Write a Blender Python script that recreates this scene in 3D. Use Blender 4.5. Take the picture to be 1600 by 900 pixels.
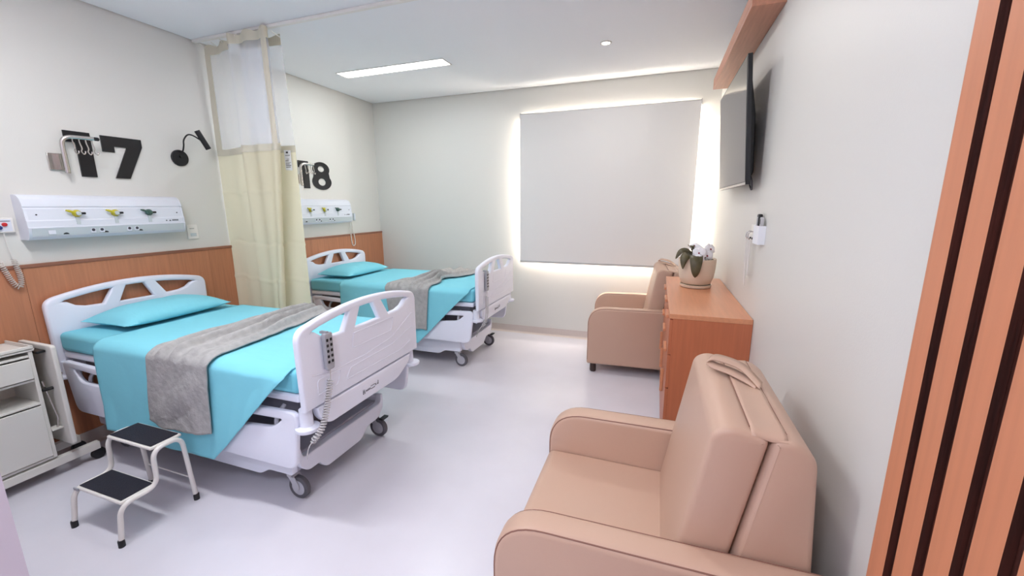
import bpy, bmesh, math, random
from mathutils import Vector, Matrix, noise
random.seed(7)
for o in list(bpy.data.objects): bpy.data.objects.remove(o)
SC = bpy.context.scene
COL = SC.collection
PI = math.pi

# ------------------------------------------------------------------ camera
XL, XR, YB, ZC = -3.64, 0.52, 4.82, 2.92      # left wall, right wall, window wall, ceiling
cam_d = bpy.data.cameras.new('camera'); cam = bpy.data.objects.new('camera', cam_d); COL.objects.link(cam)
cam_d.sensor_fit = 'HORIZONTAL'; cam_d.sensor_width = 36.0; cam_d.lens = 36.0 * 640.0 / 1600.0
cam_d.clip_start = 0.02; cam_d.clip_end = 200
_d = Vector((-(817 - 800), -(3627 - 450), -640.0)).normalized()          # up, in camera (x right, y down, z forward)
_f = Vector((230.0, -125.0, 640.0)).normalized(); _f = (_f - _d * _f.dot(_d)).normalized()
_r = _f.cross(_d)
W = Matrix((_r, _f, _d))                                                # world from camera
cr, cu, cb = W @ Vector((1, 0, 0)), W @ Vector((0, -1, 0)), W @ Vector((0, 0, -1))
cam.matrix_world = Matrix(((cr.x, cu.x, cb.x, 0), (cr.y, cu.y, cb.y, 0), (cr.z, cu.z, cb.z, 1.6), (0, 0, 0, 1)))
SC.camera = cam

# ------------------------------------------------------------------ view, sky, daylight
SC.view_settings.view_transform = 'Standard'; SC.view_settings.look = 'None'
SC.view_settings.gamma = 1.0; SC.view_settings.use_curve_mapping = False
SC.view_settings.exposure = 0.16
world = bpy.data.worlds.new('sky'); SC.world = world; world.use_nodes = True
bg = world.node_tree.nodes['Background']; bg.inputs[0].default_value = (1.0, 0.93, 0.84, 1); bg.inputs[1].default_value = 6.0

def area_light(name, loc, rot, sx, sy, power, color=(1, 1, 1), spread=PI):
    d = bpy.data.lights.new(name, 'AREA'); d.shape = 'RECTANGLE'; d.size = sx; d.size_y = sy
    d.energy = power; d.color = color; d.spread = spread
    o = bpy.data.objects.new(name, d); COL.objects.link(o); o.location = loc; o.rotation_euler = rot
    return o
# daylight pressing on the window from outside (behind the roller blind)
area_light('daylight', (-0.62, 5.25, 1.8), (-PI / 2, 0, 0), 2.2, 2.0, 500, (1.0, 0.88, 0.76))
PANEL_POWER, NEAR_POWER, DOWN_POWER, ENTRY_POWER = 9.5, 27.5, 8.0, 30.0

# ------------------------------------------------------------------ materials
def lin(c):
    return tuple(((v / 255.0) / 12.92 if v / 255.0 <= 0.04045 else ((v / 255.0 + 0.055) / 1.055) ** 2.4) for v in c) + (1.0,)
MATS = {}
def mat(name, rgb, rough=0.5, metal=0.0, bump=0.0, scale=40.0, vary=0.0, coat=0.0, emit=0.0, spec=0.5, stretch=(1, 1, 1), detail=3.0):
    if name in MATS: return MATS[name]
    m = bpy.data.materials.new(name); m.use_nodes = True; nt = m.node_tree; b = nt.nodes['Principled BSDF']
    b.inputs['Base Color'].default_value = lin(rgb); b.inputs['Roughness'].default_value = rough
    b.inputs['Metallic'].default_value = metal; b.inputs['Coat Weight'].default_value = coat
    b.inputs['Specular IOR Level'].default_value = spec
    if emit: b.inputs['Emission Color'].default_value = lin(rgb); b.inputs['Emission Strength'].default_value = emit
    if bump or vary:
        tc = nt.nodes.new('ShaderNodeTexCoord'); mp = nt.nodes.new('ShaderNodeMapping'); mp.inputs['Scale'].default_value = stretch
        nz = nt.nodes.new('ShaderNodeTexNoise'); nz.inputs['Scale'].default_value = scale; nz.inputs['Detail'].default_value = detail
        nt.links.new(tc.outputs['Object'], mp.inputs[0]); nt.links.new(mp.outputs[0], nz.inputs['Vector'])
        if bump:
            bp = nt.nodes.new('ShaderNodeBump'); bp.inputs['Strength'].default_value = bump; bp.inputs['Distance'].default_value = 0.01
            nt.links.new(nz.outputs['Fac'], bp.inputs['Height']); nt.links.new(bp.outputs[0], b.inputs['Normal'])
        if vary:
            rp = nt.nodes.new('ShaderNodeValToRGB'); e = rp.color_ramp.elements
            e[0].position = 0.3; e[1].position = 0.7
            e[0].color = lin([max(0, v * (1 - vary)) for v in rgb]); e[1].color = lin([min(255, v * (1 + vary)) for v in rgb])
            nt.links.new(nz.outputs['Fac'], rp.inputs[0]); nt.links.new(rp.outputs[0], b.inputs['Base Color'])
    MATS[name] = m; return m
WALL = mat('wall_paint', (223, 222, 217), 0.42, bump=0.04, scale=180)
CEIL = mat('ceiling_paint', (246, 248, 252), 0.7)
FLOOR = mat('vinyl_floor', (224, 222, 231), 0.25, vary=0.012, scale=3.0, spec=0.45)
SKIRT = mat('skirting', (205, 193, 188), 0.4)
GAPM = mat('gap_grey', (150, 150, 150), 0.8)
WOOD = mat('laminate_wood', (188, 126, 92), 0.42, bump=0.04, scale=60, vary=0.04, stretch=(1, 1, 0.05))
WOOD_H = mat('laminate_wood_cap', (148, 98, 76), 0.45, bump=0.05, scale=50, vary=0.07, stretch=(1, 0.05, 1))
CHESTW = mat('chest_wood', (190, 112, 78), 0.36, bump=0.02, scale=55, vary=0.03, stretch=(1, 1, 0.06))
CHESTT = mat('chest_top_wood', (214, 147, 109), 0.34, bump=0.03, scale=55, vary=0.025, stretch=(1, 0.06, 1))
SHELFW = mat('shelf_wood', (196, 138, 112), 0.45, bump=0.03, scale=50, vary=0.05, stretch=(1, 0.06, 1))
SLATW = mat('slat_wood', (206, 134, 98), 0.42, bump=0.03, scale=45, vary=0.03, stretch=(1, 1, 0.04))
SLATB = mat('slat_backing_side_shade', (66, 28, 18), 0.6, bump=0.2, scale=80, vary=0.25, stretch=(1, 1, 0.06))  # dark brown backing board; on the slat sides it paints in shade
PLAST = mat('bed_plastic', (236, 239, 252), 0.36)
PLASTG = mat('bed_grey', (176, 176, 190), 0.45)
STEELD = mat('dark_steel', (122, 120, 130), 0.5, metal=0.3)
STEEL = mat('brushed_steel', (200, 196, 192), 0.25, metal=0.95)
WMET = mat('white_enamel', (238, 235, 230), 0.35)
CARTM = mat('cart_white', (226, 224, 218), 0.4)
RUBBER = mat('grey_rubber', (92, 90, 96), 0.7)
HUB = mat('wheel_grey', (186, 186, 194), 0.4)
BLACK = mat('black_plastic', (18, 18, 22), 0.4)
BLACKM = mat('black_matte', (22, 22, 26), 0.6)
NUMB = mat('black_acrylic', (14, 14, 20), 0.35)
TREAD = mat('black_tread', (26, 26, 40), 0.75, bump=0.3, scale=160)
TURQ = mat('turquoise_cotton', (124, 208, 226), 0.8, bump=0.06, scale=300)
TURQ2 = mat('turquoise_sheet', (132, 214, 231), 0.8, bump=0.22, scale=11, stretch=(1, 2.2, 1), detail=4)
BLANK = mat('grey_fleece', (170, 169, 168), 0.95, bump=0.7, scale=28, vary=0.05)
LEATH = mat('beige_leatherette', (202, 168, 147), 0.42, bump=0.05, scale=350)
LSEAM = mat('beige_seam', (140, 100, 86), 0.6)
DKFOOT = mat('brown_foot', (62, 48, 44), 0.6)

BLINDB = mat('blind_bar', (190, 190, 190), 0.4)
GASP = mat('panel_white', (226, 230, 240), 0.3)
GASG = mat('panel_grey', (200, 208, 212), 0.35)
YEL = mat('valve_yellow', (206, 192, 40), 0.4)
GRN = mat('valve_green', (70, 100, 90), 0.4)
RED = mat('button_red', (205, 40, 45), 0.4)
BLUE = mat('button_blue', (40, 60, 120), 0.4)
CORD = mat('cord_white', (226, 222, 216), 0.45)
CORDG = mat('cord_grey', (196, 194, 196), 0.5)
REMG = mat('remote_grey', (168, 170, 178), 0.45)
BEIGET = mat('beige_tape', (214, 208, 188), 0.5)
TAGM = mat('label_white', (240, 242, 248), 0.6)
INK = mat('ink', (60, 60, 72), 0.6)
POT = mat('cream_ceramic', (226, 206, 184), 0.45, bump=0.08, scale=30, stretch=(1, 1, 6))
SOIL = mat('bark_soil', (86, 66, 52), 0.9, bump=0.6, scale=60, vary=0.3)
LEAF = mat('orchid_leaf', (84, 76, 50), 0.4, vary=0.12, scale=30)
PETAL = mat('orchid_petal', (240, 238, 242), 0.6)
LIP = mat('orchid_lip', (150, 30, 60), 0.5)
STEMM = mat('orchid_stem', (120, 70, 50), 0.6)
SCREEN = mat('tv_screen', (20, 20, 24), 0.12, spec=0.8)
LIGHTW = mat('diffuser', (255, 255, 255), 0.5, emit=6.0)
SPOTW = mat('downlight_lens', (255, 250, 240), 0.5, emit=14.0)
DOORW = mat('door_jamb_white', (208, 200, 214), 0.5)
FRAMEA = mat('window_frame_white', (226, 224, 220), 0.4)

def glass_mat():
    m = bpy.data.materials.new('window_glass'); m.use_nodes = True; nt = m.node_tree; nt.nodes.clear()
    out = nt.nodes.new('ShaderNodeOutputMaterial'); t = nt.nodes.new('ShaderNodeBsdfTransparent'); g = nt.nodes.new('ShaderNodeBsdfGlossy')
    g.inputs['Roughness'].default_value = 0.02; mx = nt.nodes.new('ShaderNodeMixShader'); mx.inputs[0].default_value = 0.06
    nt.links.new(t.outputs[0], mx.inputs[1]); nt.links.new(g.outputs[0], mx.inputs[2]); nt.links.new(mx.outputs[0], out.inputs[0]); return m
GLASS = glass_mat()
def cloth_mat(name, rgb, transp, transl):
    m = bpy.data.materials.new(name); m.use_nodes = True; nt = m.node_tree; nt.nodes.clear()
    out = nt.nodes.new('ShaderNodeOutputMaterial'); t = nt.nodes.new('ShaderNodeBsdfTransparent')
    d = nt.nodes.new('ShaderNodeBsdfDiffuse'); l = nt.nodes.new('ShaderNodeBsdfTranslucent')
    d.inputs[0].default_value = lin(rgb); l.inputs[0].default_value = lin(rgb)
    a = nt.nodes.new('ShaderNodeMixShader'); a.inputs[0].default_value = transl
    b = nt.nodes.new('ShaderNodeMixShader'); b.inputs[0].default_value = transp
    nt.links.new(d.outputs[0], a.inputs[1]); nt.links.new(l.outputs[0], a.inputs[2])
    nt.links.new(a.outputs[0], b.inputs[1]); nt.links.new(t.outputs[0], b.inputs[2]); nt.links.new(b.outputs[0], out.inputs[0]); return m
MESHC = cloth_mat('curtain_mesh', (238, 240, 248), 0.68, 0.35)
CREAM = cloth_mat('curtain_cream', (240, 234, 208), 0.0, 0.30)
BLINDM = mat('blind_fabric', (232, 231, 229), 0.8, bump=0.05, scale=400)
CLEARC = cloth_mat('clear_coil', (235, 228, 222), 0.35, 0.3)

# ------------------------------------------------------------------ mesh helpers
class MB:
    def __init__(s): s.v = []; s.f = []
    def add(s, vs, fs):
        n = len(s.v); s.v += [tuple(p) for p in vs]; s.f += [tuple(i + n for i in f) for f in fs]; return s
    def box(s, x0, x1, y0, y1, z0, z1):
        return s.add([(x0,y0,z0),(x1,y0,z0),(x1,y1,z0),(x0,y1,z0),(x0,y0,z1),(x1,y0,z1),(x1,y1,z1),(x0,y1,z1)],
                     [(3,2,1,0),(4,5,6,7),(0,1,5,4),(1,2,6,5),(2,3,7,6),(3,0,4,7)])
    def tube(s, pts, r, n=10, cap=True, flat=1.0):
        pts = [Vector(p) for p in pts]; m = len(pts); vs = []; fs = []
        t0 = (pts[1] - pts[0]).normalized(); ref = Vector((0, 0, 1)) if abs(t0.z) < 0.9 else Vector((1, 0, 0))
        u = t0.cross(ref).normalized()
        for i, p in enumerate(pts):
            t = (pts[min(i + 1, m - 1)] - pts[max(i - 1, 0)]).normalized()
            u = (u - t * u.dot(t)).normalized(); w = t.cross(u)
            rr = r[i] if isinstance(r, (list, tuple)) else r
            for k in range(n):
                a = 2 * PI * k / n; vs.append(p + u * math.cos(a) * rr + w * math.sin(a) * rr * flat)
        for i in range(m - 1):
            for k in range(n): fs.append((i*n+k, i*n+(k+1)%n, (i+1)*n+(k+1)%n, (i+1)*n+k))
        if cap: fs.append(tuple(range(n))[::-1]); fs.append(tuple((m-1)*n+k for k in range(n)))
        return s.add(vs, fs)
    def lathe(s, prof, c, axis='z', n=24, cap=True):
        vs = []; fs = []; m = len(prof)
        for r, h in prof:
            for k in range(n):
                a = 2*PI*k/n; p = (r*math.cos(a), r*math.sin(a), h)
                if axis == 'y': p = (p[0], p[2], p[1])
                elif axis == 'x': p = (p[2], p[0], p[1])
                vs.append((p[0]+c[0], p[1]+c[1], p[2]+c[2]))
        for i in range(m-1):
            for k in range(n): fs.append((i*n+k, i*n+(k+1)%n, (i+1)*n+(k+1)%n, (i+1)*n+k))
        if cap: fs.append(tuple(range(n))[::-1]); fs.append(tuple((m-1)*n+k for k in range(n)))
        return s.add(vs, fs)
    def grid(s, nu, nv, fn):
        vs = [fn(i/(nu-1), j/(nv-1)) for i in range(nu) for j in range(nv)]
        return s.add(vs, [(i*nv+j, (i+1)*nv+j, (i+1)*nv+j+1, i*nv+j+1) for i in range(nu-1) for j in range(nv-1)])
    def poly(s, outlines, c0, c1, plane='yz', bevel=0.0):
        """flat shape with holes, extruded from c0 to c1 along the remaining axis, with rounded rims"""
        cd = bpy.data.curves.new('tmp', 'CURVE'); cd.dimensions = '2D'; cd.fill_mode = 'BOTH'
        h = abs(c1 - c0) / 2; cd.extrude = max(h - bevel, 0.0001); cd.bevel_depth = bevel; cd.bevel_resolution = 2 if bevel else 0
        if bevel: cd.offset = -bevel
        for ol in outlines:
            sp = cd.splines.new('POLY'); sp.points.add(len(ol) - 1)
            for p, q in zip(sp.points, ol): p.co = (q[0], q[1], 0, 1)
            sp.use_cyclic_u = True
        ob = bpy.data.objects.new('tmp', cd); COL.objects.link(ob)
        dg = bpy.context.evaluated_depsgraph_get(); me = bpy.data.meshes.new_from_object(ob.evaluated_get(dg))
        mid = (c0 + c1) / 2; vs = []
        for v in me.vertices:
            a, b, c = v.co; c += mid
            vs.append({'yz': (c, a, b), 'xz': (a, c, b), 'xy': (a, b, c)}[plane])
        s.add(vs, [tuple(p.vertices) for p in me.polygons])
        bpy.data.objects.remove(ob); bpy.data.curves.remove(cd); bpy.data.meshes.remove(me); return s
    def build(s, name, m, parent=None, smooth=True, bevel=0.0, seg=2, solid=0.0, weld=False, angle=40, loc=None):
        me = bpy.data.meshes.new(name); me.from_pydata(s.v, [], s.f); me.validate()
        bm = bmesh.new(); bm.from_mesh(me)
        bmesh.ops.remove_doubles(bm, verts=bm.verts, dist=1e-5)
        bmesh.ops.recalc_face_normals(bm, faces=bm.faces); bm.to_mesh(me); bm.free()
        if smooth:
            for p in me.polygons: p.use_smooth = True
            try: me.set_sharp_from_angle(angle=math.radians(angle))
            except Exception: pass
        me.materials.append(m); o = bpy.data.objects.new(name, me); COL.objects.link(o)
        if parent: o.parent = parent
        if loc: o.location = loc
        if bevel:
            b = o.modifiers.new('bevel', 'BEVEL'); b.width = bevel; b.segments = seg; b.limit_method = 'ANGLE'; b.angle_limit = math.radians(35)
        if solid:
            q = o.modifiers.new('solid', 'SOLIDIFY'); q.thickness = solid; q.offset = 0
        return o
def bx(*a): return MB().box(*a)
def tag(o, label, cat, group=None):
    o['label'] = label; o['category'] = cat
    if group: o['group'] = group
    return o
def thing(name, label, cat, loc=(0, 0, 0), rz=0.0, group=None):
    o = bpy.data.objects.new(name, None); COL.objects.link(o); o.location = loc; o.rotation_euler = (0, 0, rz); o.empty_display_size = 0.1
    return tag(o, label, cat, group)
def struct(o): o['kind'] = 'structure'; return o
def copy_tree(o, parent=None):
    c = o.copy(); COL.objects.link(c)
    if parent: c.parent = parent
    for ch in list(o.children): copy_tree(ch, c)
    return c
def roundp(pts, r, n=6):
    out = []; m = len(pts)
    for i, p in enumerate(pts):
        rr = r[i] if isinstance(r, (list, tuple)) else r
        p = Vector(p); a = Vector(pts[i-1]) - p; b = Vector(pts[(i+1) % m]) - p
        if rr <= 0: out.append(tuple(p)); continue
        d = min(rr, a.length*0.48, b.length*0.48); A = p + a.normalized()*d; B = p + b.normalized()*d
        for k in range(n+1):
            t = k/n; q = A*(1-t)**2 + p*2*t*(1-t) + B*t*t; out.append(tuple(q))
    return out
def smooth_path(pts, n=8):
    P = [Vector(p) for p in pts]; out = []
    for i in range(len(P)-1):
        p0 = P[max(i-1, 0)]; p1 = P[i]; p2 = P[i+1]; p3 = P[min(i+2, len(P)-1)]
        for k in range(n):
            t = k/n; out.append(0.5*((2*p1)+(p2-p0)*t+(2*p0-5*p1+4*p2-p3)*t*t+(3*p1-p0-3*p2+p3)*t**3))
    out.append(P[-1]); return out
def bend_path(pts, r, n=6):
    """polyline with rounded 3-D corners"""
    P = [Vector(p) for p in pts]; out = [P[0]]
    for i in range(1, len(P)-1):
        a = P[i-1]-P[i]; b = P[i+1]-P[i]; d = min(r, a.length*0.48, b.length*0.48)
        A = P[i]+a.normalized()*d; B = P[i]+b.normalized()*d
        for k in range(n+1):
            t = k/n; out.append(A*(1-t)**2+P[i]*2*t*(1-t)+B*t*t)
    out.append(P[-1]); return out
def coil(path, r, turns, n=8):
    P = path; m = len(P); out = []; L = [0]
    for i in range(1, m): L.append(L[-1]+(P[i]-P[i-1]).length)
    N = int(turns*n); u = None
    for k in range(N+1):
        s = L[-1]*k/N; i = 0
        while i < m-2 and L[i+1] < s: i += 1
        q = (s-L[i])/max(L[i+1]-L[i], 1e-9); p = P[i].lerp(P[i+1], q); t = (P[i+1]-P[i]).normalized()
        if u is None: u = t.cross(Vector((1, 0, 0)) if abs(t.x) < 0.9 else Vector((0, 1, 0))).normalized()
        u = (u-t*u.dot(t)).normalized(); w = t.cross(u); a = 2*PI*k/n
        out.append(p+u*math.cos(a)*r+w*math.sin(a)*r)
    return out

# ------------------------------------------------------------------ the room
YN = -1.6                        # wall behind the camera
PX, PY = -1.52, 0.436            # corner of the entrance partition
struct(bx(XL-0.15, XR+0.15, YN-0.15, YB+0.15, -0.1, 0.0).build('floor', FLOOR, smooth=False))
struct(bx(XL+0.012, XR-0.012, YN, YB-0.012, ZC, ZC+0.06).build('ceiling', CEIL, smooth=False))
struct(bx(XL-0.15, XR+0.15, YN-0.15, YB+0.15, ZC+0.06, ZC+0.12).build('ceiling', GAPM, smooth=False))
struct(bx(XL-0.15, XL, YN, YB, 0, ZC+0.06).build('wall_left', WALL, smooth=False))
struct(bx(XR, XR+0.15, YN, YB, 0, ZC+0.06).build('wall_right', WALL, smooth=False))
struct(bx(PX, XR, YN-0.15, YN, 0, ZC+0.06).build('wall_entrance', WALL, smooth=False))
struct(bx(XL, PX, YN, PY, 0, ZC).build('wall_partition', DOORW, smooth=False))
WX0, WX1, WZ0, WZ1 = -1.535, 0.300, 0.955, 2.585
wb = MB()
wb.box(XL-0.15, WX0, YB, YB+0.15, 0, ZC+0.06); wb.box(WX1, XR+0.15, YB, YB+0.15, 0, ZC+0.06)
wb.box(WX0, WX1, YB, YB+0.15, 0, WZ0); wb.box(WX0, WX1, YB, YB+0.15, WZ1, ZC+0.06)
struct(wb.build('wall_back', WALL, smooth=False))
win = bpy.data.objects.new('window_1', None); COL.objects.link(win); struct(win)
fr = MB()
for a in ((WX0, WX0+.05, WZ0, WZ1), (WX1-.05, WX1, WZ0, WZ1), (WX0+.05, WX1-.05, WZ0, WZ0+.05), (WX0+.05, WX1-.05, WZ1-.05, WZ1), (-.64, -.59, WZ0+.05, WZ1-.05)):
    fr.box(a[0], a[1], YB+.09, YB+.13, a[2], a[3])
fr.build('window_frame', FRAMEA, win, bevel=0.003)
bx(WX0+.05, -.64, YB+.105, YB+.111, WZ0+.05, WZ1-.05).build('window_pane', GLASS, win, smooth=False)
bx(-.59, WX1-.05, YB+.105, YB+.111, WZ0+.05, WZ1-.05).build('window_pane', GLASS, win, smooth=False)
# coved vinyl skirting
def cove(name, fn, length):
    prof = [(0.0, 0.09), (0.006, 0.09), (0.008, 0.03), (0.014, 0.012), (0.03, 0.003), (0.05, 0.0005), (0.0, 0.0005)]
    b = MB(); n = len(prof)
    b.add([fn(p[0], t, p[1]) for t in (0, length) for p in prof], [(i, (i+1) % n, n+(i+1) % n, n+i) for i in range(n)]+[tuple(range(n)), tuple(range(n, 2*n))])
    return struct(b.build(name, SKIRT))
cove('baseboard_back', lambda d, t, z: (XL+t, YB-d, z), XR-XL)
cove('baseboard_right', lambda d, t, z: (XR-d, 1.06+t, z), YB-1.06)
cove('baseboard_left', lambda d, t, z: (XL+d+0.018, PY+t, z), YB-PY)
# wood wainscot on the bed wall
wt = bpy.data.objects.new('trim_1', None); COL.objects.link(wt); struct(wt)
WZ = 1.262
edges = [PY, 1.33, 2.44, 3.55, YB]
for a, b in zip(edges[:-1], edges[1:]):
    bx(XL+.001, XL+.018, a+.0008, b-.0008, 0.0, WZ-.022).build('panel', WOOD, wt, smooth=False)
bx(XL+.001, XL+.024, PY, YB, WZ-.022, WZ).build('cap', WOOD_H, wt, bevel=0.003)

# slatted wood panel on the right wall, beside the camera
sp = thing('slatted_wall_panel', 'tall orange-brown vertical wooden slat panel on the right wall at the entrance', 'wall panel', (XR, 0.5, 0))
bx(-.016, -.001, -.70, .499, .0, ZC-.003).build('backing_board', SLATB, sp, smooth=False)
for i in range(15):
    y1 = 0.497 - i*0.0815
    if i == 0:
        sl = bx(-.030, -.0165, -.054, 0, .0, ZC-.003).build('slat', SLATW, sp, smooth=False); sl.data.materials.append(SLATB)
        for p in sl.data.polygons:                     # edges coloured dark for the groove shade, light veneer on the front
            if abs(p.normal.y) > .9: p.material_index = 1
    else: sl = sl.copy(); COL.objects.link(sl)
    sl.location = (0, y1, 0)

# ------------------------------------------------------------------ ceiling lights
def ceiling_panel(x0, x1, y0, y1, label, power, tint=(0.88, 0.97, 1.0)):
    cx, cy = (x0+x1)/2, (y0+y1)/2; t = thing('ceiling_light', label, 'ceiling light', (cx, cy, ZC), group='long recessed ceiling lights')
    hx, hy = (x1-x0)/2, (y1-y0)/2; b = MB()
    for q in ((-hx-.012, hx+.012, -hy-.012, -hy), (-hx-.012, hx+.012, hy, hy+.012), (-hx-.012, -hx, -hy, hy), (hx, hx+.012, -hy, hy)):
        b.box(q[0], q[1], q[2], q[3], -.006, -.0005)
    b.build('frame', WMET, t)
    bx(-hx, hx, -hy, hy, -.004, -.0008).build('diffuser', LIGHTW, t, smooth=False)
    l = area_light('panel_lamp', (0, 0, -.008), (0, 0, 0), hx*2, hy*2, power, tint); l.parent = t
ceiling_panel(-3.15, -1.955, 3.64, 3.80, 'long white recessed ceiling light lit above the far bed', PANEL_POWER)
ceiling_panel(-2.75, -1.555, .82, .98, 'unseen ceiling panel placed over the step stool to brighten the near bed', NEAR_POWER, (.97, .98, 1.0))  # unseen light panel, set here to brighten the near bed and its sheet
def downlight(x, y, label, p=DOWN_POWER, c=(1, .96, .92)):
    t = thing('downlight', label, 'ceiling light', (x, y, ZC))
    MB().lathe([(.032, -.0005), (.048, -.0005), (.048, -.006), (.036, -.008), (.032, -.004)], (0, 0, 0), n=28, cap=False).build('trim_ring', WMET, t)
    MB().lathe([(.0325, -.001), (.0325, -.003)], (0, 0, 0), n=24).build('lens', SPOTW, t)
    d = bpy.data.lights.new('spot_lamp', 'AREA'); d.shape = 'DISK'; d.size = .06; d.energy = p; d.color = c
    l = bpy.data.objects.new('spot_lamp', d); COL.objects.link(l); l.parent = t; l.location = (0, 0, -.012)
downlight(-.50, 3.78, 'small round recessed downlight lit in the ceiling near the window')
downlight(-.50, 1.90, 'small round recessed downlight above the near armchair, out of frame', 7.0)
# the entrance lamp behind the camera
te = thing('entrance_ceiling_light', 'square recessed ceiling light over the entrance, out of frame', 'ceiling light', (-.5, -.75, ZC))
bx(-.3, .3, -.3, .3, -.005, -.0008).build('diffuser', LIGHTW, te, smooth=False)
le = area_light('entry_lamp', (0, 0, -.008), (0, 0, 0), .6, .6, ENTRY_POWER, (0.78, 0.83, 1.0)); le.parent = te

# ------------------------------------------------------------------ roller blind
BY = 4.745
rb = thing('roller_blind', 'large plain grey roller blind pulled down over the window', 'blind', (-.6175, BY, .917))
bx(-.9525, .9525, -.0015, .0015, .02, 1.70).build('fabric', BLINDM, rb, smooth=False)
bx(-.9525, .9525, -.006, .006, 0, .024).build('bottom_bar', BLINDB, rb, bevel=.003)
MB().lathe([(.02, -.95), (.02, .95)], (0, .026, 1.695), axis='x', n=16).build('tube', BLINDB, rb)
for s in (-1, 1):
    bx(s*.956-.003, s*.956+.003, .002, .074, 1.665, 1.72).build('bracket', BLINDB, rb)

# ------------------------------------------------------------------ hospital beds
HW = .49
def board_outline(zb, n=24):
    pts = [(-HW, zb)]
    top = []
    for k in range(n+1):
        v = -HW+.0+2*HW*k/n; top.append((v, 1.10-.065*(v/HW)**2))
    tl = roundp([(-HW+.006, zb), (-HW, 1.035), (-HW+.12, 1.10-.065*((HW-.12)/HW)**2)], [0, .075, 0])
    left = [p for p in tl]
    right = [(-a, b) for a, b in left][::-1]
    mid = [p for p in top if abs(p[0]) < HW-.13]
    return left + mid + right
def board_holes():
    arc = lambda v: 1.10-.065*(v/HW)**2-.043
    L = []
    for s in (-1, 1):
        pts = [(s*.405, arc(.405)-.004)]
        for k in range(9):
            v = .39-(.39-.135)*k/8; pts.append((s*v, arc(v)))
        pts += [(s*.195, .955), (s*.285, .959), (s*.338, .974), (s*.378, 1.004)]
        L.append(pts if s > 0 else pts[::-1])
    m = [(-.105, .951), (.105, .951)]+[(v, arc(v)) for v in (.055, 0, -.055)]
    L.append(m); return L
def rail_shape(u0, u1, zt0, zt1, zb, flip):
    o = roundp([(u0, zt0), (u1, zt1), (u1-.045 if not flip else u1, zb), (u0 if not flip else u0+.06, zb)], [.05, .05, .06, .06])
    h = roundp([(u0+.12, zt0-.045), (u1-.10, zt1-.05), (u1-.17, zt1-.105), (u0+.16, zt0-.125)], [.012, .012, .05, .05])
    return [o, h]
def caster(parent, u, v, brake):
    c = MB(); c.lathe([(.03, .155), (.03, .135), (.02, .13)], (u, v, 0), n=16)
    for s in (-1, 1):
        c.poly([roundp([(u-.015, .14), (u+.03, .14), (u+.062, .085), (u+.058, .055), (u+.035, .055)], .012)], v+s*.021-.0025, v+s*.021+.0025, 'xz')
    c.box(u-.015, u+.03, v-.0235, v+.0235, .132, .142)
    ca = c.build('caster', HUB, parent)
    MB().lathe([(.044, -.014), (.060, -.016), (.066, -.010), (.066, .010), (.060, .016), (.044, .014)], (u+.045, v, .0665), axis='y', n=32, cap=False).build('tyre', RUBBER, ca)
    MB().lathe([(.012, -.019), (.03, -.012), (.045, -.013), (.045, .013), (.03, .012), (.012, .019)], (u+.045, v, .0665), axis='y', n=28).build('wheel', HUB, ca)
    if brake: MB().poly([roundp([(v-.03, .138), (v+.035, .138), (v+.035, .15), (v-.03, .15)], .005)], u+.075, u+.105, 'yz').build('brake_pedal', BLACK, ca)
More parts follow.
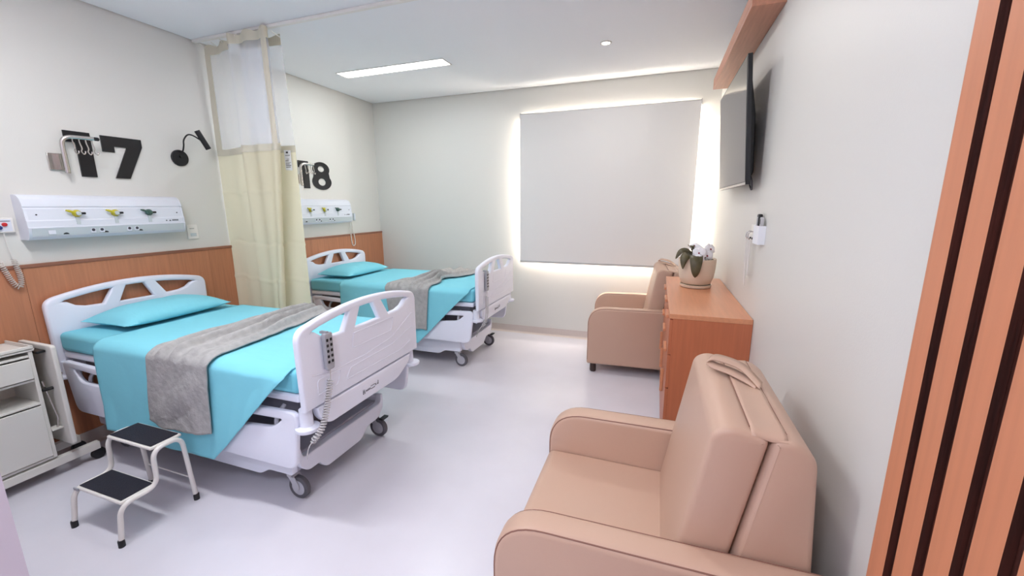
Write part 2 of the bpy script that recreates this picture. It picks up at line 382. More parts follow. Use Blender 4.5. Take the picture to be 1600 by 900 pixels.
def make_bed(label):
    r = thing('hospital_bed', label, 'bed', (-2.56, 1.85, 0))
    MB().poly([board_outline(.56)]+board_holes(), -1.045, -1.0, 'yz', .014).build('headboard', PLAST, r)
    fb = MB().poly([board_outline(.632)]+board_holes(), .995, 1.035, 'yz', .013).build('footboard', PLAST, r)
    fx = 1.0355
    rl = MB(); ln = lambda pts: rl.tube(bend_path([(fx, a, b) for a, b in pts], .02), .0026, 6)
    ln([(-.125, .925), (.235, .925), (.20, .845), (-.145, .845), (-.125, .925)])
    ln([(-.43, .80), (-.30, .775), (-.05, .775), (.20, .80), (.43, .90)])
    ln([(-.40, .70), (-.40, .765), (-.24, .765), (-.27, .69), (-.40, .69)])
    ln([(-.20, .70), (-.17, .745), (.20, .755), (.43, .81)]); ln([(-.20, .69), (.30, .69), (.40, .72)])
    rl.build('relief_line', PLAST, fb)
    sk = MB().poly([roundp([(-.41, .622), (-.40, .565), (-.345, .505), (.25, .505), (.385, .575), (.40, .622)], [.005, .03, .05, .05, .05, .005])], .985, 1.03, 'yz', .008).build('foot_skirt', PLAST, r)
    # maker's lettering, too small to read
    lg = MB(); S = lambda pts: lg.tube([(1.0315, a, b) for a, b in pts], .0013, 5)
    S([(-.085, .545), (-.083, .572), (-.082, .545)]); S([(-.085, .558), (-.072, .560)]); S([(-.072, .545), (-.071, .569), (-.070, .545)])
    for k in range(4): S([(-.06+k*.011, .552), (-.056+k*.011, .562), (-.051+k*.011, .552)])
    S([(-.018, .567), (.02, .568), (.03, .565)]); S([(.022, .556), (.028, .563), (.034, .555)]); S([(.04, .556), (.046, .562), (.05, .555)]); S([(.05, .555), (.051, .578)])
    for k in range(5): S([(-.012+k*.007, .548), (-.010+k*.007, .554)])
    lg.build('lettering', INK, sk)
    for u, zc in ((.985, .53), (-1.0, .53)):
        for s in (-1, 1):
            b = MB(); b.lathe([(.030, .10), (.032, .012)], (u+.0, s*.445, zc), n=20)
            b.lathe([(.034, .014), (.056, .012), (.058, .004), (.054, -.006), (.02, -.01)], (u+.012, s*.452, zc), n=28)
            b.lathe([(.007, -.03), (.007, .0)], (u, s*.445, zc), n=10)
            b.build('bumper', PLAST, r)
    for s in (-1, 1):
        MB().poly(rail_shape(.10, .975, .60, .625, .305, False), s*.475-.015, s*.475+.015, 'xz', .009).build('side_rail', PLAST, r)
        MB().poly(rail_shape(-.955, -.06, .655, .625, .315, True), s*.475-.015, s*.475+.015, 'xz', .009).build('side_rail', PLAST, r)
        for u in (-.75, -.30, .30, .80):
            MB().tube(bend_path([(u, s*.40, .60), (u, s*.458, .56), (u, s*.458, .46)], .03), .011, 8).build('rail_arm', HUB, r)
    bx(-.99, .96, -.455, .455, .655, .698).build('mattress_deck', PLAST, r, bevel=.012)
    lf = MB(); lf.box(-.9, .9, -.40, -.34, .57, .64); lf.box(-.9, .9, .34, .40, .57, .64)
    for u in (-.85, -.4, .0, .4, .86): lf.box(u-.03, u+.03, -.34, .34, .58, .63)
    lf.build('lift_frame', STEELD, r, bevel=.004)
    for u in (-.55, .55):
        c = MB(); c.box(u-.09, u+.09, -.12, .12, .34, .58); c.box(u-.06, u+.06, -.09, .09, .25, .34)
        c.build('lift_column', STEELD, r, bevel=.01)
    bx(-.90, .766, -.345, .345, .16, .262).build('chassis', PLASTG, r, bevel=.01)
    cv = MB().poly([roundp([(-.36, .315), (-.365, .22), (-.31, .158), (-.23, .158), (-.18, .098), (.12, .098), (.19, .158), (.30, .158), (.365, .22), (.36, .315), (.345, .315), (.335, .255), (-.335, .255), (-.345, .315)], [.006, .03, .03, .01, .03, .03, .02, .03, .03, .006, .004, .03, .03, .004])], .765, .81, 'yz', .006)
    cv.build('base_cover', PLAST, r)
    for s in (-1, 1):
        MB().poly([roundp([(-.93, .30), (.775, .30), (.775, .165), (.60, .165), (.53, .125), (-.5, .125), (-.58, .165), (-.93, .165)], .02)], s*.365-.018, s*.365+.018, 'xz', .006).build('base_cover', PLAST, r)
    for u, v, b in ((.715, -.335, 0), (.735, .335, 1), (-.82, -.335, 0), (-.82, .335, 0)): caster(r, u, v, b)
    return r
bed1 = make_bed('white hospital bed nearest the camera under the number 17')
bed2 = copy_tree(bed1); bed2.location = (-2.56, 3.875, 0); bed2['label'] = 'white hospital bed farther back beside the window wall under the number 18'
for b in (bed1, bed2): b['group'] = 'hospital beds'

# hand controls hanging on the footboards
def hand_control(bed_y, label):
    t = thing('hand_control', label, 'remote', (-1.522, bed_y-.33, .80), group='bed hand controls')
    MB().poly([roundp([(-.024, .0), (.024, .0), (.027, .03), (.027, .19), (-.027, .19), (-.027, .03)], .010)], .002, .024, 'yz', .006).build('handset', REMG, t)
    for j in range(5):
        for i in (-1, 1):
            MB().poly([roundp([(i*.012-.006, .155-j*.028-.007), (i*.012+.006, .155-j*.028-.007), (i*.012+.006, .155-j*.028+.007), (i*.012-.006, .155-j*.028+.007)], .003)], .0235, .026, 'yz').build('button', BLACKM, t)
    bx(-.02, .02, -.012, .004, .186, .198).build('hook', REMG, t)
    pth = smooth_path([(.013, 0, 0), (.016, -.006, -.04), (.020, -.018, -.07), (.034, -.055, -.14), (.048, -.095, -.205), (.052, -.130, -.255), (.040, -.158, -.285), (.005, -.165, -.33), (-.02, -.16, -.38), (-.04, -.15, -.42)], 8)
    i0 = 12; i1 = 52
    MB().tube(pth[:i0+1], .0028, 6).build('cord', CORDG, t)
    MB().tube(coil(pth[i0:i1], .0125, 24, 8), .0038, 5).build('coiled_cord', CORDG, t)
    MB().tube(pth[i1-1:], .0028, 6).build('cord', CORDG, t)
hand_control(1.85, 'grey push-button hand control with coiled cord on the near bed footboard')
hand_control(3.875, 'grey push-button hand control on the far bed footboard near the blind')

# ------------------------------------------------------------------ bedding
def make_mattress(y, label):
    o = bx(-.984, .975, -.462, .462, .0, .124).build('mattress', TURQ, None, bevel=.03, seg=4)
    o.location = (-2.57, y, .70); return tag(o, label, 'mattress', 'turquoise covered mattresses')
make_mattress(1.85, 'mattress in a turquoise fitted sheet on the near bed')
make_mattress(3.875, 'mattress in a turquoise fitted sheet on the far bed')

def nz(x, y, z=0.0, s=1.0): return noise.noise(Vector((x*s, y*s, z)))
def drape(t, hem_n, hem_f, top, edge, r, out):
    """cross-section of a cloth over a mattress: t in 0..1 from the near hem to the far hem; returns v, z, drop"""
    ln, lf, lt = top-hem_n, top-hem_f, 2*edge
    if t < .36:
        q = t/.36; z = hem_n+(top-hem_n)*q
        d = min(1, (top-z)/max(r*1.6, 1e-4)); v = -edge-out*(1-(1-d)**2)-.012*(1-q); return v, z-(0 if q < .9 else 0), 1-q
    if t > .64:
        q = (1-t)/.36; z = hem_f+(top-hem_f)*q
        d = min(1, (top-z)/max(r*1.6, 1e-4)); v = edge+out*(1-(1-d)**2)+.012*(1-q); return v, z, 1-q
    q = (t-.36)/.28; return -edge+2*edge*q, top, 0.0
def make_sheet(y, label, seed):
    X0, X1 = -.545, .945                           # along the bed, from below the pillow to the foot
    def fn(a, t):
        u = X0+(X1-X0)*a
        # near hem hangs low, then runs up diagonally to the foot of the mattress
        k = max(0.0, (u-.38)/(X1-.38)); hem = .262+.02*nz(u, 1, seed, 3)+(.805-.262)*min(1, k)**1.0
        hem_f = .42+(.80-.42)*min(1, k)
        v, z, d = drape(t, min(hem, .818), min(hem_f, .818), .829, .448, .03, .050)
        wr = .010*d*math.sin(u*23+seed+3*d)*(.4+.6*nz(u, d, seed, 2))+.006*nz(u*3, z*3, seed)
        if d > 0: v += (-abs(wr) if v < 0 else abs(wr))*1.0*min(1, d*5)
        else:
            z += .0025*nz(u*4, v*6, seed)+.001
            w = max(0, 1-abs(v+.12-(u-.3)*.5)/.2)*max(0, min(1, (u-.2)*4)); z += .003*w*math.sin(v*55+u*18)
            ez = max(0, (abs(v)-.425)/.023); z -= .004*min(1, ez)**2
        return (u, v, z)
    o = MB().grid(110, 110, fn).build('top_sheet', TURQ2, None, solid=.0035, angle=80)
    o.location = (-2.57, y, 0); return tag(o, label, 'sheet', 'turquoise top sheets')
make_sheet(1.85, 'turquoise top sheet hanging low over the side of the near bed', 1.3)
make_sheet(3.875, 'turquoise top sheet hanging over the side of the far bed', 4.1)

def make_blanket(y, label, seed, near, farr, hemn, pinch=None):
    """near / farr = (x0, x1) along the bed of the two ends of the strip; hemn = z of the near hem at either corner"""
    def fn(a, t):
        v, z, d = drape(t, hemn[0]*(1-a)+hemn[1]*a+.018*nz(a*3, 2, seed)-.03*math.sin(a*PI)*(0 if pinch else 1), .62, .842, .452, .03, .060)
        q = min(1, max(0, (v+.45)/.9)); e = q*q*(3-2*q) if not pinch else q
        x0 = near[0]*(1-e)+farr[0]*e; x1 = near[1]*(1-e)+farr[1]*e
        if t < .36: x0 += (near[2]-near[0])*d; x1 += (near[3]-near[1])*d
        bunch = .55+.55*q
        if pinch:
            g = math.exp(-((v-pinch[0])/pinch[1])**2); c = pinch[2]; x0 = x0+(c-.05-x0)*g*.92; x1 = x1+(c+.05-x1)*g*.92; bunch = .5+.9*g+.3*q
        u = x0+(x1-x0)*a
        fold = math.sin(a*PI)**.5 if 0 < a < 1 else 0
        wr = .5+.5*math.sin(a*27+seed+3*q+2.6*nz(a*2.5, t*6, seed)); wr2 = .5+.5*math.sin(a*31+seed*2-6*t)
        h = fold*(.056*wr**2.4+.018*wr2**2)*bunch+.008*(nz(u*9, v*9, seed)+.5)*(1 if d == 0 else .5)
        if d == 0:
            z += h+.001; ez = max(0, (abs(v)-.40)/.052); z -= .010*min(1, ez)**2*(h/.02)
        else:
            hh = (.004+.010*abs(nz(u*5, z*4, seed))*min(1, d*3)+.016*fold*max(0, math.sin(a*11+z*7+seed))*d+.010*fold*max(0, math.sin(a*5-z*16+seed))*min(1, d*3))
            v += -hh if v < 0 else hh
            if t < .36: z += h*(1-d)**6
        return (u, v, z)
    o = MB().grid(70, 110, fn).build('blanket', BLANK, None, solid=.007, angle=80)
    o.location = (-2.57, y, 0); return tag(o, label, 'blanket', 'grey fleece blankets')
make_blanket(1.85, 'crumpled grey fleece blanket draped across the near bed', 2.0, (-.02, .45, -.07, .42), (.03, .36), (.425, .43))
make_blanket(3.875, 'grey fleece blanket pinched in the middle on the far bed', 5.0, (.03, .53, .10, .50), (.20, .66), (.40, .41), pinch=(-.10, .15, .40))

def make_pillow(loc, rz, label):
    def fn(a, b):
        A, B = 2*a-1, 2*b-1; k = (max(0, 1-abs(A)**2.6)*max(0, 1-abs(B)**3.2))**.55
        px = .205*A*(1-.05*(1-B*B)*0-.04*abs(B)**3*0); f = 1+.05*(abs(A*B))**2
        return px*f, .338*B*f, k
    top = MB(); N = 34
    def up(a, b):
        x, y, k = fn(a, b); return (x, y, .042+.088*k+.006*nz(x*9, y*9, loc[1])*k)
    def dn(a, b):
        x, y, k = fn(a, b); return (x, y, .042-.041*k)
    top.grid(N, N, up); top.grid(N, N, dn)
    o = top.build('pillow', TURQ2, None, angle=80); o.location = loc; o.rotation_euler = (0, 0, rz)
    return tag(o, label, 'pillow', 'turquoise pillows')
make_pillow((-3.33, 1.86, .826), .05, 'plump turquoise pillow at the head of the near bed')
make_pillow((-3.30, 3.84, .826), .02, 'turquoise pillow at the head of the far bed')

# ------------------------------------------------------------------ privacy curtain and its track
tr = thing('curtain_track', 'white ceiling track running across the room between the two beds', 'curtain rail', (0, 2.57, ZC))
bx(XL+.02, XR-.02, -.016, .016, -.022, -.0005).build('rail', WMET, tr, bevel=.003)
cpath = smooth_path([Vector(p) for p in [(-3.632, 2.645, 0), (-3.50, 2.655, 0), (-3.38, 2.62, 0), (-3.27, 2.60, 0), (-3.19, 2.53, 0), (-3.09, 2.548, 0), (-3.00, 2.525, 0), (-2.90, 2.538, 0), (-2.83, 2.515, 0), (-2.805, 2.525, 0),
    (-2.83, 2.565, 0), (-2.98, 2.585, 0), (-3.15, 2.595, 0), (-3.185, 2.625, 0), (-3.12, 2.65, 0), (-3.00, 2.655, 0), (-2.90, 2.672, 0), (-2.795, 2.682, 0)]], 9)
CL = [0]
for i in range(1, len(cpath)): CL.append(CL[-1]+(cpath[i]-cpath[i-1]).length)
def cpt(s):
    s *= CL[-1]; i = 0
    while i < len(cpath)-2 and CL[i+1] < s: i += 1
    q = (s-CL[i])/(CL[i+1]-CL[i]); p = cpath[i].lerp(cpath[i+1], q); t = (cpath[min(i+1, len(cpath)-1)]-cpath[i]).normalized()
    return p, Vector((t.y, -t.x, 0))
cu_ = thing('privacy_curtain', 'cream privacy curtain with a sheer white mesh top hanging between the beds', 'curtain', (-3.13, 2.60, 0))
CO = Vector((-3.13, 2.60, 0))
def cgrid(z0, z1, s0, s1, ns, nzv, off=0.0):
    def fn(a, b):
        s = s0+(s1-s0)*a; z = z0+(z1-z0)*b; p, n = cpt(s); c = max(0, (2.075-z)/1.7); tp0 = max(0, (z-2.075)/.8)
        cr = sum(k*math.exp(-((z-zz-.01*math.sin(s*30))/.012)**2) for zz, k in ((1.72, .004), (1.30, -.005), (.98, .005)))
        p = p+n*(off+.004*math.sin(s*55+z*2)*(.4+c)+.004*nz(s*14, z*4, 2)+cr)
        q = p-CO; q.x += -.19*c*math.exp(-((s-FSV)/.10)**2)-.035*tp0*max(0, (s-.75)*4)+.02*tp0*max(0, 1-s*6); q.z = z
        if z > 2.83: q.z += .010*math.sin(s*52)
        return q
    return MB().grid(ns, nzv, fn)
_fold = next(i for i, p in enumerate(cpath) if abs(p.x+2.805) < .004 and p.y < 2.54); FSV = CL[_fold]/CL[-1]
ZT, ZM, ZB0 = 2.878, 2.075, .36
cgrid(ZM, ZT-.05, 0, 1, 170, 14).build('mesh_panel', MESHC, cu_, angle=180)
cgrid(ZB0, ZM, 0, 1, 170, 140).build('cream_panel', CREAM, cu_, angle=180)
cgrid(ZT-.055, ZT+.015, 0, 1, 170, 4, .002).build('header_tape', BEIGET, cu_, angle=180)
cgrid(ZM-.045, ZM+.008, 0, 1, 170, 3, -.003).build('seam_tape', BEIGET, cu_, angle=180)
cgrid(ZM-.045, ZM+.008, 0, 1, 170, 3, .003).build('seam_tape', BEIGET, cu_, angle=180)
cgrid(ZM, ZT-.05, .0, .034, 6, 30, .004).build('edge_tape', BEIGET, cu_, angle=180)
_fold = next(i for i, p in enumerate(cpath) if abs(p.x+2.805) < .004 and p.y < 2.54); fs = CL[_fold]/CL[-1]
cgrid(ZM, ZT-.05, fs-.022, fs+.004, 6, 60, .004).build('edge_tape', BEIGET, cu_, angle=180)
for k in range(14):
    p, n = cpt(.02+.96*k/13); q = p-CO
    MB().tube([(q.x, q.y, ZT), (q.x*.98+.0, (q.y+2*(2.57-CO.y))/3, ZC-.0235)], .004, 6).build('hook', WMET, cu_)
def tpos(w, z):
    s = .945+w; p, n = cpt(s); q = p-CO; return q, n
tg = MB(); tl = MB()
q0, n0 = tpos(0, 2); q1, n1 = tpos(.037, 2)
def tp(a, z, o): q = q0.lerp(q1, a); return (q.x, q.y-.020-o, z)
tg.add([tp(0, 2.048, 0), tp(1, 2.045, 0), tp(1, 1.888, 0), tp(0, 1.892, 0)], [(0, 1, 2, 3)])
tgo = tg.build('label_tag', TAGM, cu_, smooth=False, solid=.001)
for a0, a1, z, h in ((.3, .62, 2.022, .014), (.15, .85, 2.004, .004), (.3, .7, 1.975, .003), (.12, .6, 1.962, .005), (.12, .9, 1.948, .003), (.12, .7, 1.938, .004), (.12, .9, 1.926, .005), (.12, .8, 1.913, .005)):
    tl.add([tp(a0, z+h, .0012), tp(a1, z+h, .0012), tp(a1, z, .0012), tp(a0, z, .0012)], [(0, 1, 2, 3)])
tl.build('printed_lines', INK, tgo, smooth=False)

# ------------------------------------------------------------------ numbers on the wall
one = [(1.654, 2.090), (1.788, 2.090), (1.788, 1.804), (1.708, 1.804), (1.708, 2.020), (1.654, 2.020)]
seven = [(1.844, 2.086), (2.082, 2.086), (2.082, 2.031), (1.976, 1.804), (1.892, 1.804), (1.987, 2.019), (1.912, 2.019), (1.912, 1.979), (1.844, 1.979)]
def digits(base, label, shapes):
    t = thing('number_sign', label, 'number', (XL, base, 0))
    for s in shapes:
        MB().poly([[(a-base, b) for a, b in o] for o in s], .0005, .010, 'yz').build('digit', NUMB, t, angle=30)
def ell(cy, cz, ry, rz, n=40, rev=False):
    p = [(cy+ry*math.cos(2*PI*k/n), cz+rz*math.sin(2*PI*k/n)) for k in range(n)]; return p[::-1] if rev else p
digits(1.65, 'black number 17 on the wall above the near bed', [[one], [seven]])
d = 3.5-1.654
def eight(cy):
    up, lo = [], []
    out = [(cy+.122*math.cos(a), 2.012+.078*math.sin(a)) for a in [(-28+236*k/30)*PI/180 for k in range(31)]]
    out += [(cy+.140*math.cos(a), 1.874+.088*math.sin(a)) for a in [(148+244*k/32)*PI/180 for k in range(33)]]
    return [out, ell(cy, 2.014, .050, .032, 30, True), ell(cy, 1.872, .058, .040, 30, True)]
digits(3.5, 'black number 18 on the wall above the far bed', [[[(a+d, b-.008) for a, b in one]], eight(3.815)])

# ------------------------------------------------------------------ drip hook rails
def hook_rail(y, label):
    t = thing('drip_hook_rail', label, 'hook rail', (XL, y, 1.83), group='steel drip hook rails')
    bx(.0005, .012, -.02, .06, .005, .11).build('wall_plate', STEEL, t, bevel=.002)
    bx(.012, .045, .018, .022, .01, .105).build('wall_plate', STEEL, t)
    MB().lathe([(.014, -.01), (.014, .11)], (.05, .045, 0), n=16).build('socket', STEEL, t)
    MB().tube(bend_path([(.05, .045, -.012), (.05, .045, .215), (.09, .190, .215)], .055, 8), .0125, 12).build('arm', STEEL, t)
    MB().lathe([(.006, -.012), (.012, -.006), (.012, .012), (.006, .018)], (.093, .200, .215), axis='y', n=14).build('end_cap', BLACK, t)
    for k in range(4):
        p = Vector((.064+.007*k, .092+.030*k, .205))
        MB().tube(smooth_path([p+Vector(q) for q in [(0, 0, .012), (.002, .0, -.02), (.004, .006, -.055), (.006, .0, -.075), (.006, .010, -.092), (.004, .020, -.084), (.004, .021, -.072)]], 5), .0038, 6).build('hook', STEEL, t)
hook_rail(1.575, 'steel drip hook rail with four hooks on the wall above the near bed')
hook_rail(3.44, 'steel drip hook rail on the wall above the far bed, partly behind the curtain')

# ------------------------------------------------------------------ medical gas bedhead panels
def gas_panel(y0, label):
    L = .872; t = thing('bedhead_panel', label, 'gas panel', (XL, y0, 1.41), group='bedhead gas panels')
    prof = [(0, .268), (.03, .27), (.058, .262), (.080, .244), (.093, .215), (.096, .198), (.091, .194), (.093, .188), (.098, .184), (.103, .118), (.108, .112), (.108, .076), (.112, .072), (.102, .018), (.085, .0), (0, .0)]
    n = len(prof); b = MB()
    b.add([(p[0], s, p[1]) for s in (.012, L-.012) for p in prof], [(i, (i+1) % n, n+(i+1) % n, n+i) for i in range(n)])
    b.build('housing', GASP, t, angle=25)
    for s0, s1 in ((0, .0125), (L-.0125, L)):
        MB().poly([[(p[0]*1.015, p[1]) for p in prof]], s0, s1, 'xz').build('end_cap', GASP, t)
    e = lambda z: .1125-.010*(.072-z)/.054
    b = MB(); b.add([(e(z)+.0012, y, z) for y in (.014, L-.014) for z in (.068, .022)], [(0, 1, 3, 2)]); b.build('socket_strip', GASG, t, smooth=False, solid=.001)
    for k, (yy, m) in enumerate(((.235, YEL), (.437, YEL), (.638, GRN))):
        v = MB(); v.lathe([(.022, .0), (.022, .012), (.017, .020)], (.101, yy, .155), axis='x', n=20)
        vo = v.build('gas_outlet', m, t)
        MB().lathe([(.014, .020), (.013, .030), (.006, .032)], (.101, yy, .155), axis='x', n=16).build('nozzle', GASG if k < 2 else GRN, vo)
        MB().tube(smooth_path([(.118, yy-.01, .15), (.122, yy-.03, .166), (.126, yy-.058, .174)], 4), [.009]*4+[.0075]*3+[.005]*2, 8).build('lever', m, vo)
        MB().lathe([(.007, 0), (.007, .022)], (.124, yy+.013, .155), axis='y', n=12).build('knob', BLACK, vo)
        bx(.104, .110, yy-.010, yy+.010, .085, .132).build('outlet_plate', GASG, t)
    for yy in (.10,): bx(e(.045)+.0, e(.045)+.0035, yy-.017, yy+.017, .03, .062).build('socket', GASP, t, bevel=.001)
    bx(e(.045), e(.045)+.002, .132, .134, .028, .062).build('socket', GASG, t)
    for yy in (.30, .345, .50, .545):
        s = MB(); s.box(e(.045), e(.045)+.004, yy-.014, yy+.014, .028, .064); so = s.build('socket', GASP, t, bevel=.002)
        MB().lathe([(.009, .0), (.009, .0055)], (e(.045), yy, .047), axis='x', n=16).build('recess', INK, so)
    for yy in (.165, .367, .567):
        MB().poly([[(yy+.014*math.cos(a), .027+.010*math.sin(a)) for a in [PI*k/8 for k in range(9)]]], .104, e(.03)+.003, 'yz').build('cable_notch', BLACKM, t)
    for yy in (.05, .828): MB().lathe([(.004, 0), (.004, .004)], (.101, yy, .150), axis='x', n=10).build('screw', BLACKM, t)
    mk = MB(); 
    mk.lathe([(.0045, .108), (.0045, .1092)], (0, .745, .093), axis='x', n=10); mk.add([(.1092, .762, .088), (.1092, .777, .088), (.1092, .768, .099)], [(0, 1, 2)])
    for k in range(5): mk.box(.108, .1092, .784+k*.009, .790+k*.009, .089, .099)
    mk.build('lettering', INK, t, smooth=False)
gas_panel(1.36, 'white bedhead panel with gas outlets and sockets under the number 17')
gas_panel(3.272, 'white bedhead panel with gas outlets under the number 18, partly behind the curtain')

# light switch, nurse calls
sw = thing('wall_switch', 'small white wall switch plate at the right end of the near bedhead panel', 'switch', (XL, 2.345, 1.40))
bx(.0005, .009, -.042, .042, -.06, .06).build('plate', WMET, sw, bevel=.004)
bx(.009, .013, -.022, .024, -.036, -.010).build('rocker', GASG, sw, bevel=.003)
bx(.009, .0105, -.024, .012, .026, .029).build('marking', INK, sw)
nc = thing('nurse_call_box', 'white nurse call box with red and blue buttons at the left edge', 'call box', (XL, 1.285, 1.50))
bx(.0005, .022, -.055, .056, -.043, .045).build('box', WMET, nc, bevel=.005)
bx(.022, .0235, -.045, .044, -.034, .036).build('face', GASP, nc)
MB().lathe([(.011, .0), (.011, .008), (.007, .010)], (.0235, .014, .006), axis='x', n=18).build('button', RED, nc)
MB().lathe([(.011, .0), (.011, .008), (.007, .010)], (.0235, -.008, -.012), axis='x', n=18).build('button', BLUE, nc)
bx(.0235, .0242, -.02, .04, .024, .027).build('marking', INK, nc)
cp = smooth_path([Vector(p) for p in [(.028, .002, -.045), (.03, .004, -.12), (.034, .012, -.19), (.036, .018, -.25), (.036, .024, -.31), (.036, .014, -.365), (.036, -.008, -.345), (.036, -.03, -.27), (.036, -.045, -.20), (.03, -.05, -.10), (.026, -.04, -.045)]], 8)
MB().tube(cp[:18], .003, 6).build('cord', CORD, nc); MB().tube(coil(cp[17:64], .011, 30, 8), .003, 5).build('coiled_cord', CLEARC, nc); MB().tube(cp[63:], .003, 6).build('cord', CORD, nc)
n2 = thing('nurse_call_point', 'small white call socket with a looped white cord beside the far bedhead panel', 'call box', (XL, 4.205, 1.47))
bx(.0005, .016, -.028, .032, -.045, .045).build('plate', WMET, n2, bevel=.004)
MB().lathe([(.005, 0), (.005, .003)], (.016, .004, .004), axis='x', n=10).build('pin_hole', INK, n2)
MB().lathe([(.005, 0), (.005, .003)], (.016, -.008, -.012), axis='x', n=10).build('pin_hole', INK, n2)
bx(.0005, .02, .068, .098, -.045, .045).build('handset_holder', GASG, n2, bevel=.004)
bx(.02, .026, .074, .092, -.038, .04).build('handset', GASP, n2, bevel=.003)
MB().tube(smooth_path([(.018, -.012, -.045), (.022, -.014, -.15), (.026, -.012, -.30), (.026, .01, -.355), (.026, .045, -.34), (.026, .05, -.28), (.024, .03, -.16), (.02, .02, -.05)], 8), .0055, 8).build('cord', CORD, n2)

# reading lamp
wl = thing('wall_reading_lamp', 'black wall reading lamp with curved arm beside the number 17', 'lamp', (XL, 2.335, 1.985))
MB().lathe([(.062, .0005), (.062, .014), (.058, .018)], (0, 0, 0), axis='x', n=36).build('base', BLACKM, wl)
MB().lathe([(.01, .018), (.01, .034)], (0, 0, .01), axis='x', n=16).build('switch', BLACK, wl)
MB().tube(smooth_path([(.016, .002, .05), (.05, .002, .052), (.07, .002, .09), (.076, .006, .135), (.08, .035, .175), (.085, .07, .178), (.09, .125, .15)], 7), .0055, 10).build('arm', BLACKM, wl)
hd = Vector((.02, .065, -.145)).normalized(); hc = Vector((.105, .135, .148))
MB().tube([hc-hd*.078, hc-hd*.076, hc+hd*.072, hc+hd*.074], [.018, .020, .020, .018], 24).build('lamp_head', BLACKM, wl)

# ------------------------------------------------------------------ step stool
st = thing('step_stool', 'white two-step metal stool with black treads in front of the near bed', 'step stool', (-2.53, .985, 0))
for s in (-1, 1):
    x = s*.185
    MB().tube(bend_path([(x*1.03, -.02, .012), (x, .005, .20), (x, .165, .20), (x, .170, .395), (x, .305, .395), (x*1.02, .325, .012)], .055, 7), .0115, 12).build('side_frame', WMET, st)
    for y in (-.02, .325): MB().lathe([(.014, .0), (.014, .032), (.012, .036)], (x*1.03, y, 0), n=14).build('rubber_foot', BLACK, st)
for y0, y1, z in ((.01, .165, .2), (.165, .315, .395)):
    f = bx(-.178, .178, y0, y1, z-.004, z+.012).build('step', WMET, st, bevel=.006)
    bx(-.168, .168, y0+.010, y1-.010, z+.012, z+.017).build('tread', TREAD, f, bevel=.003)
MB().tube([(-.185, .318, .14), (.185, .318, .14)], .004, 8).build('cross_bar', WMET, st)
bx(-.188, -.150, .004, .0095, .196, .209).build('maker_plate', REMG, st)

# ------------------------------------------------------------------ bedside cart
ct = thing('bedside_cart', 'white metal bedside cart with drawer, open shelf and door at the left edge', 'cabinet', (-3.47, .97, 0))
w0, w1, d0, d1 = -.25, .215, -.135, .135          # along y and x
b = MB()
b.box(d0, d1, w1-.018, w1, .13, .80); b.box(d0, d1, w0, w0+.018, .13, .80); b.box(d0, d0+.012, w0, w1, .13, .80)
for z in (.13, .475, .62, .765): b.box(d0, d1, w0+.018, w1-.018, z, z+.014)
b.build('body', CARTM, ct, bevel=.003)
tp_ = MB(); tp_.box(d0-.005, d1+.008, w0-.006, w1+.006, .80, .812)
for q in ((d0-.005, d1+.008, w1-.004, w1+.006), (d0-.005, d1+.008, w0-.006, w0+.004), (d1-.002, d1+.008, w0+.004, w1-.004)): tp_.box(q[0], q[1], q[2], q[3], .812, .832)
tp_.build('top_tray', CARTM, ct, bevel=.003)
bx(d1, d1+.012, w0+.02, w1-.02, .640, .758).build('drawer', CARTM, ct, bevel=.003)
bx(d1, d1+.012, w0+.02, w1-.02, .150, .470).build('door', CARTM, ct, bevel=.003)
for xx in (d0+.02, d1-.035):
    bx(xx, xx+.04, w0-.04, w1+.195, .068, .118).build('base_rail', CARTM, ct, bevel=.003)
    for yy in (w0-.01, w1+.185):
        c = MB().lathe([(.032, -.014), (.036, -.010), (.036, .010), (.032, .014)], (xx+.02, yy, .036), axis='x', n=22).build('caster', BLACK, ct)
tb = MB(); tb.poly([roundp([(d0-.02, .185), (d1+.06, .185), (d1+.06, .815), (d0-.02, .815)], .02)], w1+.052, w1+.076, 'xz', .006)
to = tb.build('folding_table_top', CARTM, ct)
bx(d0+.02, d1+.01, w1+.012, w1+.050, .775, .79).build('hinge_bracket', BLACK, to, bevel=.004)
MB().tube([(d1-.01, w1+.006, .55), (d1-.01, w1+.05, .55)], .010, 10).build('lock_knob', BLACK, to)
MB().tube([(d1-.03, w1+.02, .60), (d1-.02, w1+.045, .36), (d1-.02, w1+.035, .30)], .005, 8).build('support_strut', STEEL, to)
bx(d1-.06, d1-.0, w1+.002, w1+.05, .292, .300).build('support_bracket', CARTM, to)

